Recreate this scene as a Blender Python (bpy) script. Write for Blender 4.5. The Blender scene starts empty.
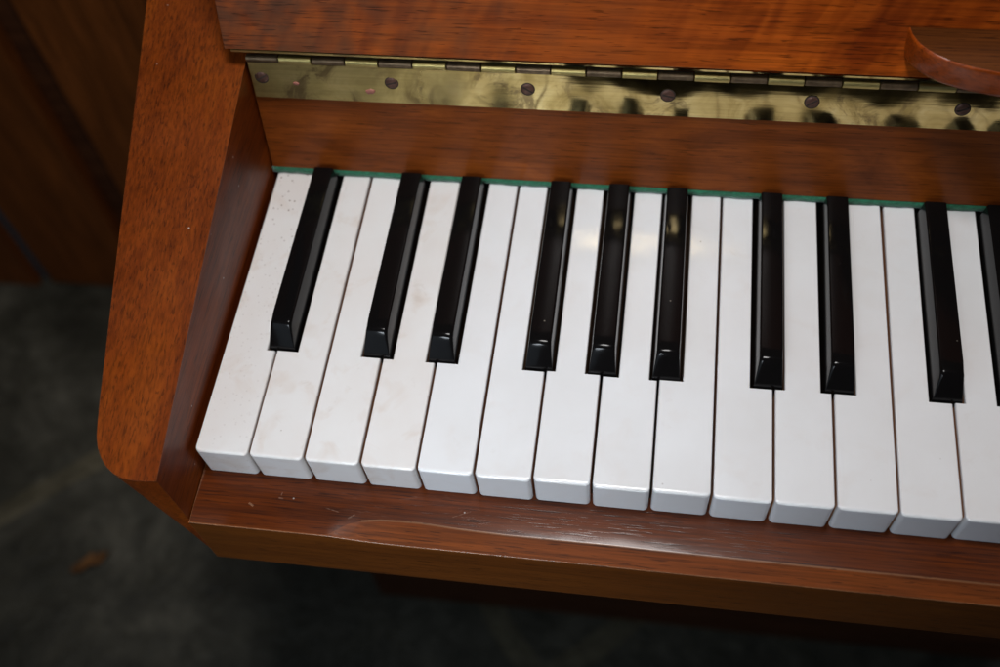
import bpy, bmesh, math, random
from mathutils import Vector
random.seed(7)
MM = 0.001
col = bpy.context.scene.collection
scene = bpy.context.scene

# ------------------------------------------------------------------ materials
def new_mat(name):
    m = bpy.data.materials.new(name); m.use_nodes = True
    nt = m.node_tree; b = nt.nodes['Principled BSDF']
    return m, nt, b

class NT:
    def __init__(s, nt): s.nt = nt
    def n(s, t, **kw):
        nd = s.nt.nodes.new(t)
        for k, v in kw.items():
            if k in nd.inputs: nd.inputs[k].default_value = v
            else: setattr(nd, k, v)
        return nd
    def l(s, a, b): s.nt.links.new(a, b)
    def coord(s, scale=(1, 1, 1), rot=(0, 0, 0), rnd=False, src='Object', loc=(0, 0, 0)):
        tc = s.n('ShaderNodeTexCoord')
        out = tc.outputs[src]
        if rnd:
            oi = s.n('ShaderNodeObjectInfo')
            ml = s.n('ShaderNodeMath', operation='MULTIPLY'); ml.inputs[1].default_value = 37.0
            s.l(oi.outputs['Random'], ml.inputs[0])
            ad = s.n('ShaderNodeVectorMath', operation='ADD')
            s.l(out, ad.inputs[0]); s.l(ml.outputs[0], ad.inputs[1]); out = ad.outputs[0]
        mp = s.n('ShaderNodeMapping')
        mp.inputs['Scale'].default_value = scale; mp.inputs['Rotation'].default_value = rot
        mp.inputs['Location'].default_value = loc
        s.l(out, mp.inputs[0]); return mp.outputs[0]
    def noise(s, vec, scale=1.0, detail=4, rough=.55, dist=0.0):
        nd = s.n('ShaderNodeTexNoise'); nd.inputs['Scale'].default_value = scale
        nd.inputs['Detail'].default_value = detail; nd.inputs['Roughness'].default_value = rough
        nd.inputs['Distortion'].default_value = dist
        s.l(vec, nd.inputs['Vector']); return nd.outputs['Fac']
    def ramp(s, fac, stops, interp='LINEAR'):
        r = s.n('ShaderNodeValToRGB'); r.color_ramp.interpolation = interp
        e = r.color_ramp.elements
        while len(e) > 1: e.remove(e[-1])
        for i, (p, c) in enumerate(stops):
            if isinstance(c, (int, float)): c = (c, c, c)
            el = e[0] if i == 0 else e.new(p)
            el.position = p; el.color = (*c, 1)
        s.l(fac, r.inputs[0]); return r.outputs[0]
    def mix(s, a, b, fac, mode='MIX'):
        m = s.n('ShaderNodeMix', data_type='RGBA', blend_type=mode)
        if isinstance(fac, (int, float)): m.inputs[0].default_value = fac
        else: s.l(fac, m.inputs[0])
        for v, i in ((a, 6), (b, 7)):
            if isinstance(v, tuple): m.inputs[i].default_value = (*v, 1)
            else: s.l(v, m.inputs[i])
        return m.outputs[2]
    def math(s, op, a, b=None):
        m = s.n('ShaderNodeMath', operation=op)
        for v, i in ((a, 0), (b, 1)):
            if v is None: continue
            if isinstance(v, (int, float)): m.inputs[i].default_value = v
            else: s.l(v, m.inputs[i])
        return m.outputs[0]
    def bump(s, h, strength, dist, b, prev=None):
        bp = s.n('ShaderNodeBump'); bp.inputs['Strength'].default_value = strength
        bp.inputs['Distance'].default_value = dist
        s.l(h, bp.inputs['Height'])
        if prev is not None: s.l(prev, bp.inputs['Normal'])
        if b is not None: s.l(bp.outputs[0], b.inputs['Normal'])
        return bp.outputs[0]

def wood(name, axis, dark, mid, light, pore=.5, pore_len=1.0, pore_amt=.6, figure=0.0, rough=.32,
         coat=.35, coat_rough=.16, dust=0.0, scuff=0.0, streak=.5, bumpk=1.0, spec=.13, gx=5, gc=55, marks=()):
    """axis: grain direction 0=x 1=y 2=z"""
    m, nt, b = new_mat(name); g = NT(nt)
    def sc(al, ac):
        v = [ac, ac, ac]; v[axis] = al; return tuple(v)
    broad = g.noise(g.coord(sc(gx, gc)), 1, 5, .6, .6 + (gx > 8) * .8)
    c = g.ramp(broad, [(.28, dark), (.5, mid), (.72, light)])
    st = g.noise(g.coord(sc(22, 900)), 1, 4, .6)
    c = g.mix(c, g.ramp(st, [(.3, 1 - streak), (.62, 1.1)]), 1.0, 'MULTIPLY')
    if figure:
        rv = g.n('ShaderNodeMapping'); rv.inputs['Rotation'].default_value = (0, -.45, 0)
        rs = g.n('ShaderNodeMapping'); rs.inputs['Scale'].default_value = sc(150, 34)
        g.l(g.coord(), rv.inputs[0]); g.l(rv.outputs[0], rs.inputs[0])
        f1 = g.noise(rs.outputs[0], 1, .8, .4, .5)      # ripple figure across the grain
        f2 = g.noise(g.coord(sc(9, 14)), 1, 2, .5)
        ff = g.ramp(f1, [(.30, 0.0), (.66, 1.0)])
        fm = g.ramp(f2, [(.36, .12), (.58, 1.0)])
        c = g.mix(c, g.mix((.60, .50, .50), (1.16, 1.18, 1.15), ff), g.math('MULTIPLY', fm, figure), 'MULTIPLY')
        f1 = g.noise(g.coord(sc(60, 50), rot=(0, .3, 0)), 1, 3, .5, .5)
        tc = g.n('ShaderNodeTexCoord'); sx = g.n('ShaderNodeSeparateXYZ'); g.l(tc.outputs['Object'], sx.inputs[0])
        lf_ = g.ramp(g.math('MULTIPLY', sx.outputs['X'], 4.0), [(.05, 1.0), (.85, 0.0)])   # window-reflection haze painted in as a greyer brown towards the bass end
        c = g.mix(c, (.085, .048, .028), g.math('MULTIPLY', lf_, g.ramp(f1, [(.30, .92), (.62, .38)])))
    # open pores: short dark dashes along the grain
    pn = g.noise(g.coord(sc(230 / pore_len, 1350)), 1, 2, .5, .35)
    pm = g.noise(g.coord(sc(14, 40)), 1, 2)
    thr = g.math('ADD', pn, g.math('MULTIPLY', pm, .12))
    lo = .74 - .16 * pore
    pores = g.ramp(thr, [(lo, 0.0), (lo + .07, 1.0)])
    c = g.mix(c, g.mix(c, (.10, .10, .12), 1.0, 'MULTIPLY'), g.math('MULTIPLY', pores, pore_amt))
    if scuff:
        sn = g.noise(g.coord(sc(60, 420)), 1, 6, .7, .8)
        sm = g.noise(g.coord((9, 30, 30)), 1, 2)
        ss = g.math('MULTIPLY', g.ramp(sn, [(.60, 0.0), (.74, 1.0)]), g.ramp(sm, [(.5, 0.0), (.66, 1.0)]))
        c = g.mix(c, (.34, .22, .16), g.math('MULTIPLY', ss, scuff))
    if dust:
        vo = g.n('ShaderNodeTexVoronoi'); vo.inputs['Scale'].default_value = 95
        g.l(g.coord(), vo.inputs['Vector'])
        dn = g.ramp(vo.outputs['Distance'], [(.028, 1.0), (.05, 0.0)])
        sep = g.n('ShaderNodeSeparateColor'); g.l(vo.outputs['Color'], sep.inputs[0])
        dd = g.math('MULTIPLY', dn, g.math('GREATER_THAN', sep.outputs[0], .72))
        c = g.mix(c, (.55, .5, .45), g.math('MULTIPLY', dd, dust))
    for (mx, my, ang, hl, hw, colr, amt) in marks:      # scratches: short pale strokes on the top face
        sp = g.n('ShaderNodeSeparateXYZ')
        mp = g.n('ShaderNodeMapping', vector_type='TEXTURE'); mp.inputs['Location'].default_value = (mx * MM, my * MM, 0)
        mp.inputs['Rotation'].default_value = (0, 0, math.radians(ang)); t2 = g.n('ShaderNodeTexCoord')
        g.l(t2.outputs['Object'], mp.inputs[0]); g.l(mp.outputs[0], sp.inputs[0])
        u = g.math('LESS_THAN', g.math('ABSOLUTE', sp.outputs[0]), hl * MM)
        v_ = g.math('LESS_THAN', g.math('ABSOLUTE', sp.outputs[1]), hw * MM)
        nn = g.ramp(g.noise(g.coord((900, 900, 900)), 1, 2), [(.35, .2), (.6, 1.0)])
        c = g.mix(c, colr, g.math('MULTIPLY', g.math('MULTIPLY', g.math('MULTIPLY', u, v_), nn), amt * .28))
    g.l(c, b.inputs['Base Color'])
    rn = g.noise(g.coord((30, 30, 30)), 1, 5, .6)
    g.l(g.ramp(rn, [(.3, rough - .06), (.7, rough + .10)]), b.inputs['Roughness'])
    b.inputs['Coat Weight'].default_value = coat; b.inputs['Coat Roughness'].default_value = coat_rough
    b.inputs['Specular IOR Level'].default_value = spec
    wav = g.noise(g.coord((25, 25, 25)), 1, 2)
    bn = g.bump(wav, .25, .0012, None)
    h = g.math('SUBTRACT', g.math('MULTIPLY', st, .35), pores)
    bn = g.bump(h, .10 * bumpk, .00010, None, bn)
    g.l(bn, b.inputs['Normal']); g.l(bn, b.inputs['Coat Normal'])
    return m

M = {}
M['cheek'] = wood('mahogany_cheek', 1, (0.1178, 0.0196, 0.0016), (0.1846, 0.0349, 0.0028), (0.2435, 0.0517, 0.0038),
                  pore=.62, pore_len=2.2, pore_amt=.5, dust=.8, rough=.42, coat=.12, coat_rough=.3, streak=.42)
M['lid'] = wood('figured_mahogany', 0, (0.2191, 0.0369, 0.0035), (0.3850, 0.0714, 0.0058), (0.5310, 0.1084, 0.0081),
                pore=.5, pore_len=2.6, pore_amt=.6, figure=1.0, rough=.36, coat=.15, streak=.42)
M['name'] = wood('brown_mahogany', 0, (0.1122, 0.0247, 0.0038), (0.1831, 0.0422, 0.0058), (0.2539, 0.0606, 0.0076),
                 pore=.4, pore_len=2.4, pore_amt=.5, rough=.34, coat=.06, coat_rough=.16, streak=.30, gx=14, gc=60)
M['slip'] = wood('worn_mahogany', 0, (0.0569, 0.0104, 0.0009), (0.0958, 0.0180, 0.0013), (0.1438, 0.0293, 0.0018),
                 pore=.55, pore_len=3.6, pore_amt=.62, rough=.36, coat=.26, coat_rough=.14, dust=.5, scuff=.9, streak=.55, bumpk=1.6,
                 marks=[(58, -12.5, -12, 3.0, .18, (.45, .28, .2), .8), (66.5, -14.5, 35, 1.6, .3, (.5, .33, .24), .8), (23, -13.5, -28, 1.3, .45, (.6, .34, .2), .9),
                        (35, -9.5, 0, 1.1, .3, (.5, .33, .24), .7), (35, -7.5, 80, .8, .2, (.5, .33, .24), .7), (-1.5, -12, 88, 12, .35, (.38, .26, .2), .7),
                        (112, -9, 24, 4, .15, (.5, .33, .24), .6), (150, -13, 12, 5, .15, (.5, .33, .24), .5)])
M['slip_front'] = wood('plain_mahogany', 0, (0.0891, 0.0236, 0.0028), (0.1188, 0.0324, 0.0038), (0.1485, 0.0418, 0.0047),
                       pore=.35, pore_len=2, rough=.45, coat=.15, streak=.25)
M['bevel'] = wood('bare_mahogany', 0, (0.1096, 0.0232, 0.0035), (0.1559, 0.0362, 0.0052), (0.1962, 0.0487, 0.0074),
                  pore=.5, pore_len=3, pore_amt=.6, rough=.42, coat=.2, scuff=.3, streak=.5)
M['ledge'] = wood('red_mahogany', 0, (0.1857, 0.0284, 0.0017), (0.2731, 0.0459, 0.0027), (0.3496, 0.0633, 0.0034),
                  pore=.45, pore_len=2.4, rough=.30, coat=.3, streak=.4)
M['edge'] = wood('rubbed_arris', 0, (0.1364, 0.0493, 0.0165), (0.1984, 0.0783, 0.0303), (0.2604, 0.1160, 0.0523), pore=.4, rough=.35, coat=.5, coat_rough=.2, streak=.4)
M['shelf_top'] = wood('dark_ledge_face', 0, (.05, .014, .003), (.085, .023, .004), (.12, .034, .006), pore=.5, pore_len=2.4, rough=.5, coat=.0, streak=.4, spec=.03)  # darker tone for the ledge's top and bottom faces
M['door'] = wood('dark_oak', 2, (0.1408, 0.0403, 0.0081), (0.2048, 0.0576, 0.0115), (0.2816, 0.0788, 0.0161), pore=.4, rough=.5, coat=.1)
M['case'] = wood('dark_case', 0, (0.0600, 0.0206, 0.0080), (0.0900, 0.0299, 0.0112), (0.1200, 0.0411, 0.0152), pore=.4, rough=.5, coat=.1)

def white_mat(name, worn):
    m, nt, b = new_mat(name); g = NT(nt)
    v = g.coord(rnd=True)
    n1 = g.noise(v, 28, 4, .6)
    c = g.ramp(n1, [(.3, (.75, .712, .685)), (.7, (.79, .777, .765))] if worn else [(.3, (.76, .755, .755)), (.7, (.80, .805, .815))])
    # yellowed / grubby patches
    n2 = g.noise(v, 55, 3, .6, .6)
    c = g.mix(c, (.60, .47, .37), g.math('MULTIPLY', g.ramp(n2, [(.54, 0.0), (.74, 1.0)]), .40 if worn else .10))
    n2b = g.noise(v, 110, 3, .6, .6)
    c = g.mix(c, (.50, .42, .36), g.math('MULTIPLY', g.ramp(n2b, [(.66, 0.0), (.78, 1.0)]), .30 if worn else .10))
    # tiny specks
    vo = g.n('ShaderNodeTexVoronoi'); vo.inputs['Scale'].default_value = 420 if worn > 1 else 160
    g.l(v, vo.inputs['Vector'])
    sep = g.n('ShaderNodeSeparateColor'); g.l(vo.outputs['Color'], sep.inputs[0])
    sp = g.math('MULTIPLY', g.ramp(vo.outputs['Distance'], [(.12, 1.0), (.24, 0.0)] if worn > 1 else [(.03, 1.0), (.08, 0.0)]),
                g.math('GREATER_THAN', sep.outputs[1], .25 if worn > 1 else .9))
    amt = .5
    if worn > 1:      # the bottom key: rusty specks thick at its far end
        tc = g.n('ShaderNodeTexCoord'); sx = g.n('ShaderNodeSeparateXYZ'); g.l(tc.outputs['Object'], sx.inputs[0])
        amt = g.ramp(g.math('MULTIPLY', sx.outputs['Y'], 6.0), [(.30, .12), (.62, .25), (.80, .95)])
        c = g.mix(c, (.52, .36, .26), g.math('MULTIPLY', g.ramp(g.math('MULTIPLY', sx.outputs['Y'], 6.0), [(.72, 0.0), (.9, .35)]), n1))
    c = g.mix(c, (.16, .085, .05), g.math('MULTIPLY', sp, amt))
    g.l(c, b.inputs['Base Color'])
    b.inputs['Roughness'].default_value = .20
    g.l(g.ramp(n1, [(.3, .10), (.7, .22)]), b.inputs['Roughness'])
    b.inputs['IOR'].default_value = 1.5
    b.inputs['Subsurface Weight'].default_value = .04
    b.inputs['Subsurface Radius'].default_value = (1, .8, .7)
    b.inputs['Subsurface Scale'].default_value = .0015
    g.bump(g.noise(v, 60, 3), .08, .0006, b)
    return m
M['white'] = white_mat('white_key_plastic', 0)
M['white_worn'] = white_mat('grubby_key_plastic', 1)
M['white_first'] = white_mat('speckled_key_plastic', 2)

m, nt, b = new_mat('black_key_plastic'); g = NT(nt); M['black'] = m
v = g.coord(rnd=True)
vo = g.n('ShaderNodeTexVoronoi'); vo.inputs['Scale'].default_value = 160; g.l(v, vo.inputs['Vector'])
sep = g.n('ShaderNodeSeparateColor'); g.l(vo.outputs['Color'], sep.inputs[0])
sp = g.math('MULTIPLY', g.ramp(vo.outputs['Distance'], [(.03, 1.0), (.08, 0.0)]), g.math('GREATER_THAN', sep.outputs[1], .93))
g.l(g.mix((.0045, .004, .004), (.25, .22, .18), g.math('MULTIPLY', sp, .6)), b.inputs['Base Color'])
g.l(g.ramp(g.noise(v, 70, 4), [(.3, .09), (.7, .15)]), b.inputs['Roughness'])
b.inputs['Specular IOR Level'].default_value = .14

m, nt, b = new_mat('key_stick_wood'); g = NT(nt); M['stick'] = m
g.l(g.ramp(g.noise(g.coord((300, 20, 300), rnd=True), 1, 4), [(.3, (.34, .14, .055)), (.7, (.58, .29, .13))]), b.inputs['Base Color'])
b.inputs['Roughness'].default_value = .8

m, nt, b = new_mat('green_felt'); g = NT(nt); M['felt'] = m
fz = g.noise(g.coord((1, 1, 1)), 2200, 3)
g.l(g.ramp(g.noise(g.coord(), 400, 4, .7), [(.3, (.006, .078, .036)), (.7, (.018, .18, .09))]), b.inputs['Base Color'])
b.inputs['Roughness'].default_value = .95; b.inputs['Sheen Weight'].default_value = .4
g.bump(fz, .8, .0005, b)

m, nt, b = new_mat('tarnished_brass'); g = NT(nt); M['brass'] = m
n1 = g.noise(g.coord((1, 1, 1)), 46, 4, .6, 1.2)
c = g.ramp(n1, [(.34, (.40, .285, .10)), (.55, (.60, .45, .18)), (.75, (.72, .57, .27))])
fade = g.n('ShaderNodeTexCoord'); sx = g.n('ShaderNodeSeparateXYZ'); g.l(fade.outputs['Object'], sx.inputs[0])
left = g.ramp(sx.outputs['X'], [(.03, 1.0), (.13, 0.0)])   # the bass end of the strip is duller
c = g.mix(c, (.46, .39, .15), g.math('MULTIPLY', left, .5))
n3 = g.noise(g.coord((1, 1, 1)), 60, 6, .72, 1.0)
c = g.mix(c, (.15, .10, .05), g.math('MULTIPLY', g.math('MULTIPLY', g.ramp(n3, [(.48, 0.0), (.60, 1.0)]), g.ramp(g.noise(g.coord((1, 1, 1), loc=(.3, 0, 0)), 34, 1), [(.40, 0.0), (.52, 1.0)])), .75))
st = g.noise(g.coord((14, 900, 900)), 1, 3)
c = g.mix(c, g.ramp(st, [(.3, .8), (.7, 1.1)]), .7, 'MULTIPLY')
g.l(c, b.inputs['Base Color'])
b.inputs['Metallic'].default_value = 1.0
g.l(g.math('ADD', g.ramp(n1, [(.3, .12), (.7, .04)]), g.math('MULTIPLY', left, .34)), b.inputs['Roughness'])
bn = g.bump(g.noise(g.coord((1, 1, 1)), 42, 1, .3), .5, .0012, None)
g.bump(st, .05, .0002, b, bn)

m, nt, b = new_mat('brown_steel'); g = NT(nt); M['steel'] = m
g.l(g.ramp(g.noise(g.coord(), 300, 4), [(.3, (.10, .065, .035)), (.7, (.19, .125, .07))]), b.inputs['Base Color'])
b.inputs['Metallic'].default_value = .7; b.inputs['Roughness'].default_value = .38

m, nt, b = new_mat('copper_screw'); g = NT(nt); M['screw'] = m
g.l(g.ramp(g.noise(g.coord(), 500, 3), [(.3, (.075, .036, .026)), (.7, (.17, .08, .055))]), b.inputs['Base Color'])
b.inputs['Metallic'].default_value = .5; b.inputs['Roughness'].default_value = .4

m, nt, b = new_mat('pink_blotch'); M['blotch'] = m
b.inputs['Base Color'].default_value = (.36, .13, .09, 1); b.inputs['Roughness'].default_value = .5

m, nt, b = new_mat('dark_keybed'); M['bed'] = m
b.inputs['Base Color'].default_value = (.035, .022, .015, 1); b.inputs['Roughness'].default_value = .9

m, nt, b = new_mat('slate_floor'); g = NT(nt); M['floor'] = m
n1 = g.noise(g.coord((1, 1, 1)), 7, 6, .65, .8)
c = g.ramp(n1, [(.30, (.030, .028, .018)), (.5, (.088, .080, .056)), (.72, (.215, .195, .145))])
c = g.mix(c, g.ramp(g.noise(g.coord(), 26, 5, .7, 1.5), [(.3, .55), (.62, 1.1)]), .8, 'MULTIPLY')
br = g.n('ShaderNodeTexBrick'); br.offset = .5
br.inputs['Scale'].default_value = 1.0; br.inputs['Mortar Size'].default_value = .012
br.inputs['Brick Width'].default_value = 1.4; br.inputs['Row Height'].default_value = .46
br.inputs['Color1'].default_value = (1, 1, 1, 1); br.inputs['Color2'].default_value = (.5, .5, .5, 1)
br.inputs['Mortar'].default_value = (1.45, 1.35, 1.15, 1)
wv = g.n('ShaderNodeVectorMath', operation='ADD')
nz = g.n('ShaderNodeTexNoise'); nz.inputs['Scale'].default_value = 6
g.l(g.coord(), nz.inputs['Vector'])
sc_ = g.n('ShaderNodeVectorMath', operation='SCALE'); sc_.inputs['Scale'].default_value = .03
g.l(nz.outputs['Color'], sc_.inputs[0])
g.l(g.coord((1, 1, 1), rot=(0, 0, math.radians(-40)), loc=(.55, -.009, 0)), wv.inputs[0]); g.l(sc_.outputs[0], wv.inputs[1])
g.l(wv.outputs[0], br.inputs['Vector'])
c = g.mix(c, br.outputs['Color'], 1.0, 'MULTIPLY')
g.l(c, b.inputs['Base Color'])
g.l(g.ramp(n1, [(.3, .45), (.7, .7)]), b.inputs['Roughness'])
g.bump(g.noise(g.coord(), 30, 6, .7), .5, .01, b)

m, nt, b = new_mat('dry_leaf'); g = NT(nt); M['leaf'] = m
g.l(g.ramp(g.noise(g.coord(), 60, 4), [(.35, (.10, .04, .01)), (.65, (.36, .15, .035))]), b.inputs['Base Color'])
b.inputs['Roughness'].default_value = .8

m, nt, b = new_mat('blue_grey_wall_and_gap'); M['blue'] = m
b.inputs['Base Color'].default_value = (.05, .09, .11, 1); b.inputs['Roughness'].default_value = .5
m, nt, b = new_mat('plaster'); g = NT(nt); M['wall'] = m
g.l(g.ramp(g.noise(g.coord(), 5, 5), [(.3, (.20, .17, .13)), (.7, (.26, .22, .17))]), b.inputs['Base Color'])
b.inputs['Roughness'].default_value = .9

# ------------------------------------------------------------------ object helpers
def link(name, me, mat, parent=None, base=(0, 0, 0), kind=None, label=None):
    o = bpy.data.objects.new(name, me); col.objects.link(o)
    if mat is not None and not me.materials:
        for mm in (mat if isinstance(mat, (list, tuple)) else [mat]): me.materials.append(mm)
    if parent is not None: o.parent = parent
    o.location = Vector(base)
    if kind: o['kind'] = kind
    if label: o['label'] = label
    return o

def finish(bm, name, smooth=True):
    bmesh.ops.recalc_face_normals(bm, faces=bm.faces)
    me = bpy.data.meshes.new(name); bm.to_mesh(me); bm.free()
    if smooth:
        for p in me.polygons: p.use_smooth = True
    return me

def bevel(o, w, seg=3, ang=30, mi=-1):
    b = o.modifiers.new('bevel', 'BEVEL'); b.width = w * MM; b.segments = seg
    b.limit_method = 'ANGLE'; b.angle_limit = math.radians(ang); b.harden_normals = True; b.material = mi
    return o

def loft(rings, cap=True):
    """rings of equal length, mm"""
    bm = bmesh.new()
    vs = [[bm.verts.new(Vector(p) * MM) for p in r] for r in rings]
    n = len(vs[0])
    for a, b in zip(vs, vs[1:]):
        for i in range(n):
            bm.faces.new((a[i], a[(i + 1) % n], b[(i + 1) % n], b[i]))
    if cap:
        bm.faces.new(vs[0][::-1]); bm.faces.new(vs[-1])
    return bm

def box_bm(x0, x1, y0, y1, z0, z1, bm=None):
    own = bm or bmesh.new()
    P = [(x0, y0, z0), (x1, y0, z0), (x1, y1, z0), (x0, y1, z0), (x0, y0, z1), (x1, y0, z1), (x1, y1, z1), (x0, y1, z1)]
    v = [own.verts.new(Vector(p) * MM) for p in P]
    for f in ((0, 3, 2, 1), (4, 5, 6, 7), (0, 1, 5, 4), (1, 2, 6, 5), (2, 3, 7, 6), (3, 0, 4, 7)):
        own.faces.new([v[i] for i in f])
    return own

def profile_x(pts, x0, x1):
    """extrude a YZ profile along x"""
    return loft([[(x0, y, z) for y, z in pts], [(x1, y, z) for y, z in pts]])

def top(name, label, cat, loc=(0, 0, 0)):
    o = bpy.data.objects.new(name, None); col.objects.link(o)
    o.location = Vector(loc); o['label'] = label; o['category'] = cat
    o.empty_display_size = .05
    return o

FZ = -650.0
XR = 1224.0          # right-hand end of the keyboard well
piano = top('piano', 'upright piano in reddish brown mahogany with its lid folded back over white and black keys', 'piano',
            (.6, .3, FZ * MM))
PB = -Vector(piano.location)

def part(name, me, mat, parent=piano, label=None):
    """mesh coordinates are world millimetres; the part's origin is put at the world origin"""
    base = PB if parent is piano else Vector((0, 0, 0))
    return link(name, me, mat, parent, base, label=label)

# ------------------------------------------------------------------ cheek (left arm)
def cz(y): return 24.5 + .222 * y
out = [(-2, -22.9), (-6, -23.4), (-11.5, -23.5), (-16, -22.9), (-20, -21.6), (-23.4, -19.3), (-26.3, -16.2), (-28.6, -12.6), (-30.1, -8.6),
       (-31.0, -4), (-32.6, 7), (-37.6, 48), (-43.6, 97), (-50.5, 155), (-55, 192), (-60, 240), (-60, 330), (-2, 330)]
ring_t = [(x, y, cz(y)) for x, y in out]
def low(x, y, f, z):     # the outer side leans in a little below the arm's top
    fr = max(0, min(1, (120 - y) / 120))
    k = 0 if x > -3 else 15 * f * fr * min(1, (-x - 2) / 16)
    yy = y + (1.0 * f if y < -15 else 0)
    return (x + k, yy, z)
ring_m = [low(x, y, .5, -20) for x, y in out]
ring_b = [low(x, y, 1.0, -59) for x, y in out]
ring_bb = [(x * .86 - 2 * .14 + .9, y + (1.6 if y < 0 else 0), -62.0) for x, y, z in ring_b]
ring_bb = [(min(x, -2.0), y, z) for x, y, z in ring_bb]
cheek = part('cheek', finish(loft([ring_bb, ring_b, ring_m, ring_t]), 'cheek'), [M['cheek'], M['edge']],
             label='left cheek of orange brown mahogany with a rounded front corner')
bevel(cheek, .35, 2, 40, 1)

# ------------------------------------------------------------------ key slip with a worn bevel along its front edge
A = [(-1.7, -23.2), (20, -23.3), (45, -23.4), (57, -23.3), (59, -22.6), (62, -20.2), (65.7, -17.8), (71, -15.9), (78.7, -14.8), (87, -14.4), (95.5, -14.4),
     (104, -14.8), (112, -15.3), (132, -15.9), (153, -15.8), (174, -15.8), (190, -16.1), (220, -16.3), (260, -16.4), (320, -16.4),
     (420, -16.4), (600, -16.3), (XR, -16.3)]
bm = bmesh.new(); rows = []
for x, ya in A:
    w = max(0.0, min(1.0, (x - 56.5) / 34.0)); w = w * (2 - w)
    zb = -20.35 - 2.9 * w
    yb = -24.0; zb = min(zb, -20.5)
    ring = [(x, 6, -20), (x, ya + 9, -19.93), (x, ya + 4, -20.05), (x, ya, -20.4), (x, yb, zb), (x, -24, -61), (x, -22.5, -62.3), (x, 6, -62.3)]
    rows.append([bm.verts.new(Vector(p) * MM) for p in ring])
for a, b_ in zip(rows, rows[1:]):
    for i in range(8):
        f = bm.faces.new((a[i], a[(i + 1) % 8], b_[(i + 1) % 8], b_[i]))
        f.material_index = {0: 0, 1: 0, 2: 0, 3: 1, 4: 2, 5: 2, 6: 2, 7: 0}[i]
        f.smooth = True
bm.faces.new(rows[0][::-1]); bm.faces.new(rows[-1])
slip = part('key_slip', finish(bm, 'key_slip', False), [M['slip'], M['bevel'], M['slip_front'], M['edge']],
            label='front rail below the keys with a long worn bevel on its edge')
bevel(slip, .4, 4, 9.5, 3)

# small dark nick at the lower left joint
# keybed under the keys
bedo = part('keybed', finish(box_bm(-1.8, XR, 7, 330, -60, -34), 'keybed', False), M['bed'])

# ------------------------------------------------------------------ white keys
P = 23.5
# index 0 = A0.  cuts: for each white key, the x position (relative to its left boundary) lost to a black key on either side
blacks = {}          # boundary index -> centre x
pat = 'ABCDEFG'
measured = {1: 26.35, 3: 68.3, 4: 96.5, 6: 138.1, 7: 164.6, 8: 191.2, 10: 232.4, 11: 260.7, 13: 303.0}
NW = 52
offs = {'A': 2.6, 'C': -2.2, 'D': 2.5, 'F': -2.9, 'G': 0.1}     # black key just right of this white key
for i in range(NW - 1):
    l = pat[i % 7]
    if l in offs:
        k = i + 1
        blacks[k] = measured.get(k, k * P + offs[l])
NOTCH = 6.95
GAP = .5
def white_outline(i):
    x0 = GAP; x1 = P - GAP
    L = x0; Rr = x1
    if i in blacks: L = max(L, blacks[i] + NOTCH - i * P)
    if i + 1 in blacks: Rr = min(Rr, blacks[i + 1] - NOTCH - i * P)
    r = 2.0
    pts = [(x0, 2.4)]
    for k in range(5):
        a = math.pi + k * math.pi / 8
        pts.append((x0 + r + r * math.cos(a), r + r * math.sin(a)))
    for k in range(5):
        a = 1.5 * math.pi + k * math.pi / 8
        pts.append((x1 - r + r * math.cos(a), r + r * math.sin(a)))
    pts.append((x1, 2.4))
    nf = len(pts)
    YN = 50.2
    if Rr < x1 - .1: pts += [(x1, YN), (Rr, YN)]
    pts += [(Rr, 152), (L, 152)]
    if L > x0 + .1: pts += [(L, YN), (x0, YN)]
    return pts, nf, L, Rr

def inset(pts, fx, fy):
    """move an anticlockwise outline inwards, fx across the key, fy along it"""
    n = len(pts); out_ = []
    for k in range(n):
        (ax, ay), (bx, by), (cx, cy) = pts[k - 1], pts[k], pts[(k + 1) % n]
        e1 = Vector((by - ay, ax - bx)).normalized(); e2 = Vector((cy - by, bx - cx)).normalized()
        m = (e1 + e2) / max(.3, 1 + e1.dot(e2))
        out_.append((bx - m.x * fx, by - m.y * (fy if by < 10 else .4 * fx)))
    return out_

def white_mesh(i):
    pts, nf, L, Rr = white_outline(i)
    bm = bmesh.new(); n = len(pts); H = 1.05
    def ring(fx, fy, z): return [bm.verts.new((x * MM, y * MM, z * MM)) for x, y in inset(pts, fx, fy)]
    rings = [ring(.62, 1.75, 0)]
    for k in range(6):
        a = math.pi / 2 * (1 - k / 5)
        rings.append(ring(.45 * (1 - math.cos(a)), 1.35 * (1 - math.cos(a)), -H * (1 - math.sin(a))))
    rings.append(ring(0, 0, -H - .4)); rings.append(ring(0, 0, -1.9))
    B = rings[-1]
    F = [bm.verts.new((x * MM, y * MM + .0006 * (1 if 0 < k < nf - 1 else 0), -24.5 * MM)) for k, (x, y) in enumerate(pts[:nf])]
    bm.faces.new(rings[0])
    for T_, B_ in zip(rings, rings[1:]):
        for k in range(n):
            k2 = (k + 1) % n
            bm.faces.new((T_[k], B_[k], B_[k2], T_[k2]))
    for k in range(nf - 1):
        bm.faces.new((B[k], F[k], F[k + 1], B[k + 1]))
    bm.faces.new((B[nf - 1], F[nf - 1], F[0], B[0]))
    bm.faces.new(F[::-1])
    bm.faces.new(B[nf - 1:] + [B[0]])
    return finish(bm, 'white_key'), L, Rr

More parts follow.
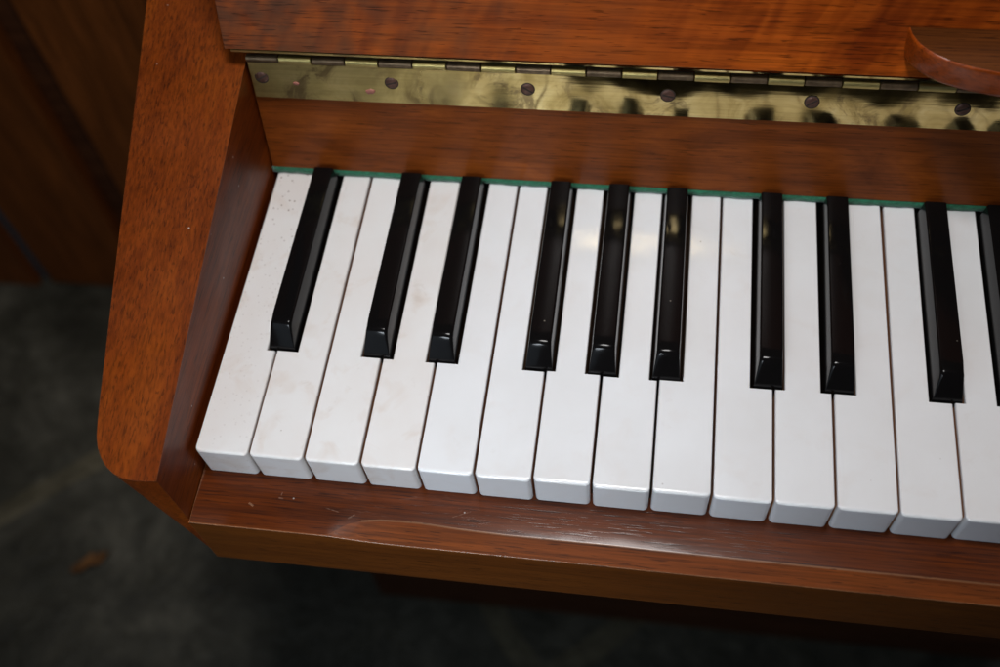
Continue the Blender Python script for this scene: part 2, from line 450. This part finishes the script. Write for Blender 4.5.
wear = [-.3, .15, .05, -.2, .2, -.05, .3, -.2, .1, -.35, .2, .3, -.1, .2]
for i in range(NW):
    me, L, Rr = white_mesh(i)
    mat = M['white_first'] if i == 0 else M['white_worn'] if i < 4 else M['white']
    dz = wear[i] if i < 14 else random.uniform(-.15, .15)
    ang = random.uniform(-.002, .002)
    o = link('white_key', me, mat, piano, PB + Vector((i * P * MM, (.2 * random.uniform(-1, 1)) * MM, dz * MM)))
    o.rotation_euler.z = ang
    es = o.modifiers.new('split', 'EDGE_SPLIT'); es.split_angle = math.radians(55)
    if i == 0: o['label'] = 'lowest white key with rusty specks at its far end'
    if i < 16:
        e = .04
        lft = L + e; rgt = Rr - e
        bm = box_bm(lft, rgt, 2.6, 160, -24, -2.0)
        if L > GAP + .1: box_bm(GAP + e, lft - .02, 2.6, 49.8, -24, -2.0, bm)
        if Rr < P - GAP - .1: box_bm(rgt + .02, P - GAP - e, 2.6, 49.8, -24, -2.0, bm)
        link('key_stick', finish(bm, 'key_stick', False), M['stick'], o)

# ------------------------------------------------------------------ black keys
def black_mesh():
    # sections along y: (y, half width base, half width top, z top, z base)
    secs = [(50.9, 6.0, 5.75, 1.2), (51.4, 6.0, 5.55, 2.0), (53.4, 6.0, 5.3, 4.8), (55.6, 6.0, 5.0, 7.7), (57.1, 6.0, 4.8, 9.55),
            (58.0, 6.0, 4.75, 10.3), (59.4, 6.0, 4.7, 10.55), (64, 6.0, 4.7, 10.6), (100, 6.0, 4.65, 10.3), (144.6, 5.9, 4.6, 9.7)]
    bm = bmesh.new(); rings = []
    for y, wb, wt, zt in secs:
        r = min(.85, max(.2, zt * .085)) * (1 if y > 63 else 1.9)
        ring = [(-wb, y, -14), (-wb, y, -.5)]
        # left side up, rounded shoulder, top, mirrored
        sh = []
        for k in range(5):
            a = k / 4 * math.pi / 2
            sh.append((-wt + r - r * math.cos(a), zt - r + r * math.sin(a)))
        camber = .02
        ring += [(x, y, z) for x, z in sh]
        ring += [(0, y, zt + (camber if y > 63 else .22) * min(1, zt / 9))]
        ring += [(-x, y, z) for x, z in sh[::-1]]
        ring += [(wb, y, -.5), (wb, y, -14)]
        rings.append(ring)
    me = finish(loft(rings), 'black_key')
    return me
bme = black_mesh()
bme.materials.append(M['black'])
tops = {1: 27.2 - .45, 3: 68.9, 4: 96.8, 6: 138.6, 7: 164.8, 8: 190.9, 10: 232.4, 11: 260.3, 13: 302.1}
for k, x in blacks.items():
    o = link('black_key', bme, None, piano, PB + Vector((x * MM, 0, random.uniform(-.25, .25) * MM)))
    o.rotation_euler.z = random.uniform(-.002, .002)
    bevel(o, .3, 2, 50)

# ------------------------------------------------------------------ felt, nameboard
def ny(z): return 147.6 + .2 * z
bm = bmesh.new()
N = 420; rows = []
for j in range(N + 1):
    x = -1.3 + (XR + 1.3) * j / N
    f = .25 * random.uniform(-1, 1)
    rows.append([bm.verts.new(Vector(p) * MM) for p in ((x, 148.2 + f, .1 + .2 * random.random()), (x, 147.8 + f, 1.0), (x, 147.7 + f, 3.0), (x, 148.4, 3.75), (x, 156, 3.75), (x, 156, .1))])
for a, b_ in zip(rows, rows[1:]):
    for i in range(6): bm.faces.new((a[i], a[(i + 1) % 6], b_[(i + 1) % 6], b_[i]))
bm.faces.new(rows[0][::-1]); bm.faces.new(rows[-1])
part('felt_strip', finish(bm, 'felt_strip'), M['felt'], label='green felt strip over the far ends of the keys')

nb = profile_x([(ny(3.8), 3.8), (ny(63), 63), (ny(63) + 16, 63), (ny(63) + 16, 3.8)], -1.1, XR)
name = part('nameboard', finish(nb, 'nameboard', False), M['name'])
bevel(name, .45, 3)

# ------------------------------------------------------------------ piano hinge
def nface(z, off): return ny(z) - off
hx0, hx1 = -.2, XR
bm = bmesh.new(); rows = []
LX = [hx0 + 3.2 * q for q in range(int((hx1 - hx0) / 3.2))] + [hx1]
for xx in LX:
    k = max(0., min(1., (xx - 110) / 60.)); k = k * k * (3 - 2 * k)
    fr = []
    for q in range(9):
        t = q / 8; z = 44.1 + 17.9 * t
        off = .95 - k * (.40 * t * t) + (1 - k) * .25 * t + .09 * math.sin(xx / 5.2 + 1.6 * t) * t + .045 * math.sin(xx / 5.3 + 1) * t * t + .05 * math.sin(xx / 23.)
        fr.append((xx, nface(z, off), z))
    rows.append([bm.verts.new(Vector(p) * MM) for p in fr + [(xx, nface(62, .04), 62), (xx, nface(44.1, .04), 44.1)]])
for a, b_ in zip(rows, rows[1:]):
    for i in range(11): bm.faces.new((a[i], a[(i + 1) % 11], b_[(i + 1) % 11], b_[i]))
bm.faces.new(rows[0][::-1]); bm.faces.new(rows[-1])
leaf = bm
hinge = part('hinge', finish(leaf, 'hinge'), M['brass'], label='long brass piano hinge, tarnished at its left end')
es = hinge.modifiers.new('split', 'EDGE_SPLIT'); es.split_angle = math.radians(50)
# leaf folded along the underside of the lid
part('upper_leaf', finish(box_bm(-5.5, XR, 157.9, 172, 68.7, 69.7), 'upper_leaf', False), M['brass'], hinge)
# knuckles, alternately brass (lower leaf) and brown steel looking (upper leaf)
KP = 14.92
kc = (159.6, 63.9)
x = -.5; k = 0
def knuckle_me(r, L):
    rings = []
    for xx, rr in ((0.2, r - .25), (.45, r), (L - .45, r), (L - .2, r - .25)):
        rings.append([(xx, kc[0] + rr * math.cos(a * math.pi / 8), kc[1] + rr * math.sin(a * math.pi / 8)) for a in range(16)])
    return finish(loft(rings), 'knuckle')
kb = knuckle_me(2.0, KP); kb.materials.append(M['brass'])
kd = knuckle_me(1.8, KP); kd.materials.append(M['steel'])
while x < XR - KP:
    if k < 26:
        o = link('knuckle', kd if k % 2 == 0 else kb, None, hinge, (x * MM, 0, 0))
        es = o.modifiers.new('split', 'EDGE_SPLIT'); es.split_angle = math.radians(35)
    x += KP; k += 1
# the far stretch of the barrel, out of the photograph
rings = [[(xx, kc[0] + 2.1 * math.cos(a * math.pi / 8), kc[1] + 2.1 * math.sin(a * math.pi / 8)) for a in range(16)] for xx in (26 * KP, XR)]
part('barrel', finish(loft(rings), 'barrel'), M['brass'], hinge)

def screw_mesh(r=2.75):
    bm = bmesh.new(); prof = [(r + .45, 0), (r + .4, .22), (r, .2), (r * .97, .32), (r * .75, .5), (r * .4, .65)]
    n = 24; rows = []
    for rr, h in prof:
        rows.append([bm.verts.new((rr * math.cos(2 * math.pi * a / n) * MM, -h * MM, rr * math.sin(2 * math.pi * a / n) * MM)) for a in range(n)])
    for a, b_ in zip(rows, rows[1:]):
        for i in range(n): bm.faces.new((a[i], a[(i + 1) % n], b_[(i + 1) % n], b_[i]))
    for f in bm.faces:
        if max(v.co.y for v in f.verts) > -.0001 or min((v.co.x ** 2 + v.co.z ** 2) ** .5 for v in f.verts) > (r - .05) * MM: f.material_index = 1
    bm.faces.new(rows[-1])
    # the slot: a shallow dark groove
    return finish(bm, 'screw')
sm = screw_mesh(); sm.materials.append(M['screw']); sm.materials.append(M['bed'])
slotm = finish(box_bm(-2.4, 2.4, -.76, -.1, -.36, .36), 'slot', False); slotm.materials.append(M['bed'])
zsl = 54.3
for j, xs in enumerate([4.6, 63.7, 123.6, 183.3, 242.7, 302.8] + [302.8 + 59.6 * q for q in range(1, 15)]):
    s = link('screw', sm, None, hinge, (xs * MM, nface(zsl, .95) * MM, (zsl + random.uniform(-.3, .3)) * MM))
    s.rotation_euler = (-.197, 0, 0)
    if j == 0: s['label'] = 'faint flush screw at the tarnished end'
    t = link('slot', slotm, None, s); t.rotation_euler.y = random.uniform(-.6, .6)
# two pinkish spots on the brass
def blotch(xc, zc, r, st):
    bm = bmesh.new(); vs = []
    for a in range(20):
        t = a / 20 * 2 * math.pi; rr = r * (1 + .18 * math.sin(2 * t + st) + .1 * math.sin(5 * t))
        vs.append((xc + rr * math.cos(t), zc + rr * .8 * math.sin(t)))
    return loft([[(x_, nface(z_, 1.0), z_) for x_, z_ in vs], [(xc + (x_ - xc) * .8, nface(zc + (z_ - zc) * .8, 1.38), zc + (z_ - zc) * .8) for x_, z_ in vs]])
for xc, zc, r, st in ((53.5, 49.6, 2.0, 1), (20, 52, 1.3, 2)):
    part('blotch', finish(blotch(xc, zc, r, st), 'blotch'), M['blotch'], hinge)

# ------------------------------------------------------------------ lid (opened fallboard) with its shelf
def ly(z): return 158.0 + (z - 70) * .335
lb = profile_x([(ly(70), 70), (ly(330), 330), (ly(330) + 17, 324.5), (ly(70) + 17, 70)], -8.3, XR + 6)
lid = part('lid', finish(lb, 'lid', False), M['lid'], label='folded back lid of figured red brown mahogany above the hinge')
bevel(lid, .5, 3)

cur = [(273.0, 170), (273.3, 165), (273.9, 161.5), (275.0, 158.2), (276.5, 155.5), (278.6, 153.0), (282, 150.0), (286.9, 147.3), (291.2, 145.5),
       (296, 143.9), (305, 141.8), (318, 139.5), (335, 137.5), (360, 136), (400, 135.2)]
mir = [(XR - x, y) for x, y in cur[::-1]]
plan = cur + mir
def shelf_ring(d, z, fwd=0):
    r = []
    for x, y in plan:
        lim = ly(z) + 1.2
        cx = 285 if x < 612 else XR - 285
        yy = y + d * .8 if y < 160 else y
        if x < 285: x = x + d
        if x > XR - 285: x = x - d
        r.append((x, min(yy, lim) , z))
    return r
rings = [shelf_ring(1.3, 78.0), shelf_ring(.5, 78.3), shelf_ring(.1, 79.1), shelf_ring(0, 80), shelf_ring(0, 89), shelf_ring(.15, 89.7), shelf_ring(.7, 90.2)]
lbm = loft(rings)
for f in lbm.faces:
    if len(f.verts) > 4: f.material_index = 1
shelf = part('ledge', finish(lbm, 'ledge'), [M['ledge'], M['shelf_top']], lid, label='curved music ledge standing out from the lid')
for o_ in (shelf,):
    es = o_.modifiers.new('split', 'EDGE_SPLIT'); es.split_angle = math.radians(50)

# ------------------------------------------------------------------ lower case of the piano
part('lower_panel', finish(box_bm(-57, XR + 55, 147, 165, FZ, -64), 'lower_panel', False), M['case'], label='dark lower front panel of the piano')
part('side_panel', finish(box_bm(-57, -35, 166, 520, FZ, -63), 'side_panel', False), M['case'])

# ------------------------------------------------------------------ surroundings
fl = link('floor', finish(box_bm(-3500, 3500, -3500, 1500, FZ - 40, FZ), 'floor', False), M['floor'], kind='structure')

# wooden door behind on the left, seen out of focus: its boards and battens
WY = 480.0
door = top('wooden_door', 'dark brown panelled wooden door standing behind the left side of the piano', 'door', (-.4, .49, FZ * MM))
DB = -Vector(door.location)
def dpart(n, bm, mat, label=None):
    o = link(n, finish(bm, n, False), mat, door, DB); bevel(o, 2.5, 2); return o
dpart('door_panel', box_bm(-372, -268, WY + 6, WY + 26, FZ + 4, 900), M['door'])
dpart('door_panel', box_bm(-525, -402, WY, WY + 26, FZ + 4, 900), M['door'])
dpart('stile', box_bm(-401.5, -372.5, WY + 14, WY + 30, FZ + 4, 900), M['case'])
dpart('stile', box_bm(-267.5, -246, WY - 2, WY + 26, FZ + 4, 900), M['door'])
post = top('door_frame', 'brown wooden door frame post beyond a blue grey gap', 'door frame', (-.65, .49, FZ * MM))
link('post', finish(box_bm(-900, -542, WY - 4, WY + 30, FZ + 1, 900), 'post', False), M['door'], post, -Vector(post.location))
link('gap_light_strip', finish(box_bm(-541, -526, WY + 8, WY + 30, FZ + 1, 900), 'gap_light_strip', False), M['blue'], post, -Vector(post.location))  # blue-grey strip painted to stand for light coming through the door gap
wl = link('wall', finish(box_bm(-3500, 3500, WY + 42, WY + 80, FZ + .5, 1600), 'wall', False), M['blue'])
wl['label'] = 'dark blue grey wall glimpsed behind the wooden door'; wl['category'] = 'wall'

# a curled dry leaf on the floor
bm = bmesh.new(); n = 12; rows = []
for a in range(n + 1):
    t = a / n; w = 9 * math.sin(math.pi * min(1, t * .92 + .04)) ** .8
    rows.append([bm.verts.new(Vector(((t - .5) * 40, s * w * (.75 + .3 * math.sin(t * 11 + s)), 2.5 + 5 * abs(s) ** 1.5 + 4 * math.sin(t * 5) ** 2 + (1.2 if side else 0))) * MM)
                 for side in (0,) for s in (-1, -.5, 0, .5, 1)])
for a, b_ in zip(rows, rows[1:]):
    for i in range(4): bm.faces.new((a[i], a[i + 1], b_[i + 1], b_[i]))
lf = link('dry_leaf', finish(bm, 'dry_leaf'), M['leaf'], None, (-.3622, .145, FZ * MM))
lf.rotation_euler.z = math.radians(35)
so = lf.modifiers.new('thick', 'SOLIDIFY'); so.thickness = .0008
lf['label'] = 'small orange brown dry leaf lying on the dark stone floor'; lf['category'] = 'leaf'

# ------------------------------------------------------------------ camera
cam = bpy.data.cameras.new('camera'); co = bpy.data.objects.new('camera', cam); col.objects.link(co)
co.location = (.180567, -.174062, .400582)
co.rotation_euler = tuple(math.radians(a) for a in (31.5830, 4.15419, 7.50262))
cam.sensor_width = 36; cam.lens = 1096.0 / 1000 * 36
cam.clip_start = .01; cam.clip_end = 50
cam.dof.use_dof = True; cam.dof.focus_distance = .455; cam.dof.aperture_fstop = 6.0
scene.camera = co

# ------------------------------------------------------------------ light
def area(name, loc, aim, size, power, color, spread=180, size_y=None, shape='DISK'):
    l = bpy.data.lights.new(name, 'AREA'); l.shape = shape; l.size = size; l.energy = power; l.color = color
    if size_y: l.size_y = size_y
    l.spread = math.radians(spread)
    o = bpy.data.objects.new(name, l); col.objects.link(o); o.location = loc
    o.rotation_euler = (Vector(aim) - Vector(loc)).to_track_quat('-Z', 'Y').to_euler()
    return o
area('overhead_lamp', (.16, .07, .80), (.17, .08, 0), .20, 3.95, (1, .97, .95))
area('window_light', (-.36, -.66, .36), (.06, .0, 0), 1.0, 1.0, (.68, .84, 1), spread=120, size_y=.75, shape='RECTANGLE')
area('front_fill', (.04, -.50, .42), (.10, .0, -.01), .18, .13, (.84, .92, 1), spread=36)  # added fill, narrow cone brightening the left and middle key fronts

w = bpy.data.worlds.new('World'); scene.world = w; w.use_nodes = True
bg = w.node_tree.nodes['Background']; bg.inputs[0].default_value = (.8, .85, 1, 1); bg.inputs[1].default_value = .022

scene.view_settings.view_transform = 'Standard'; scene.view_settings.look = 'None'
scene.view_settings.exposure = 0; scene.view_settings.gamma = 1
scene.render.resolution_x = 1024; scene.render.resolution_y = 683
scene.cycles.max_bounces = 6
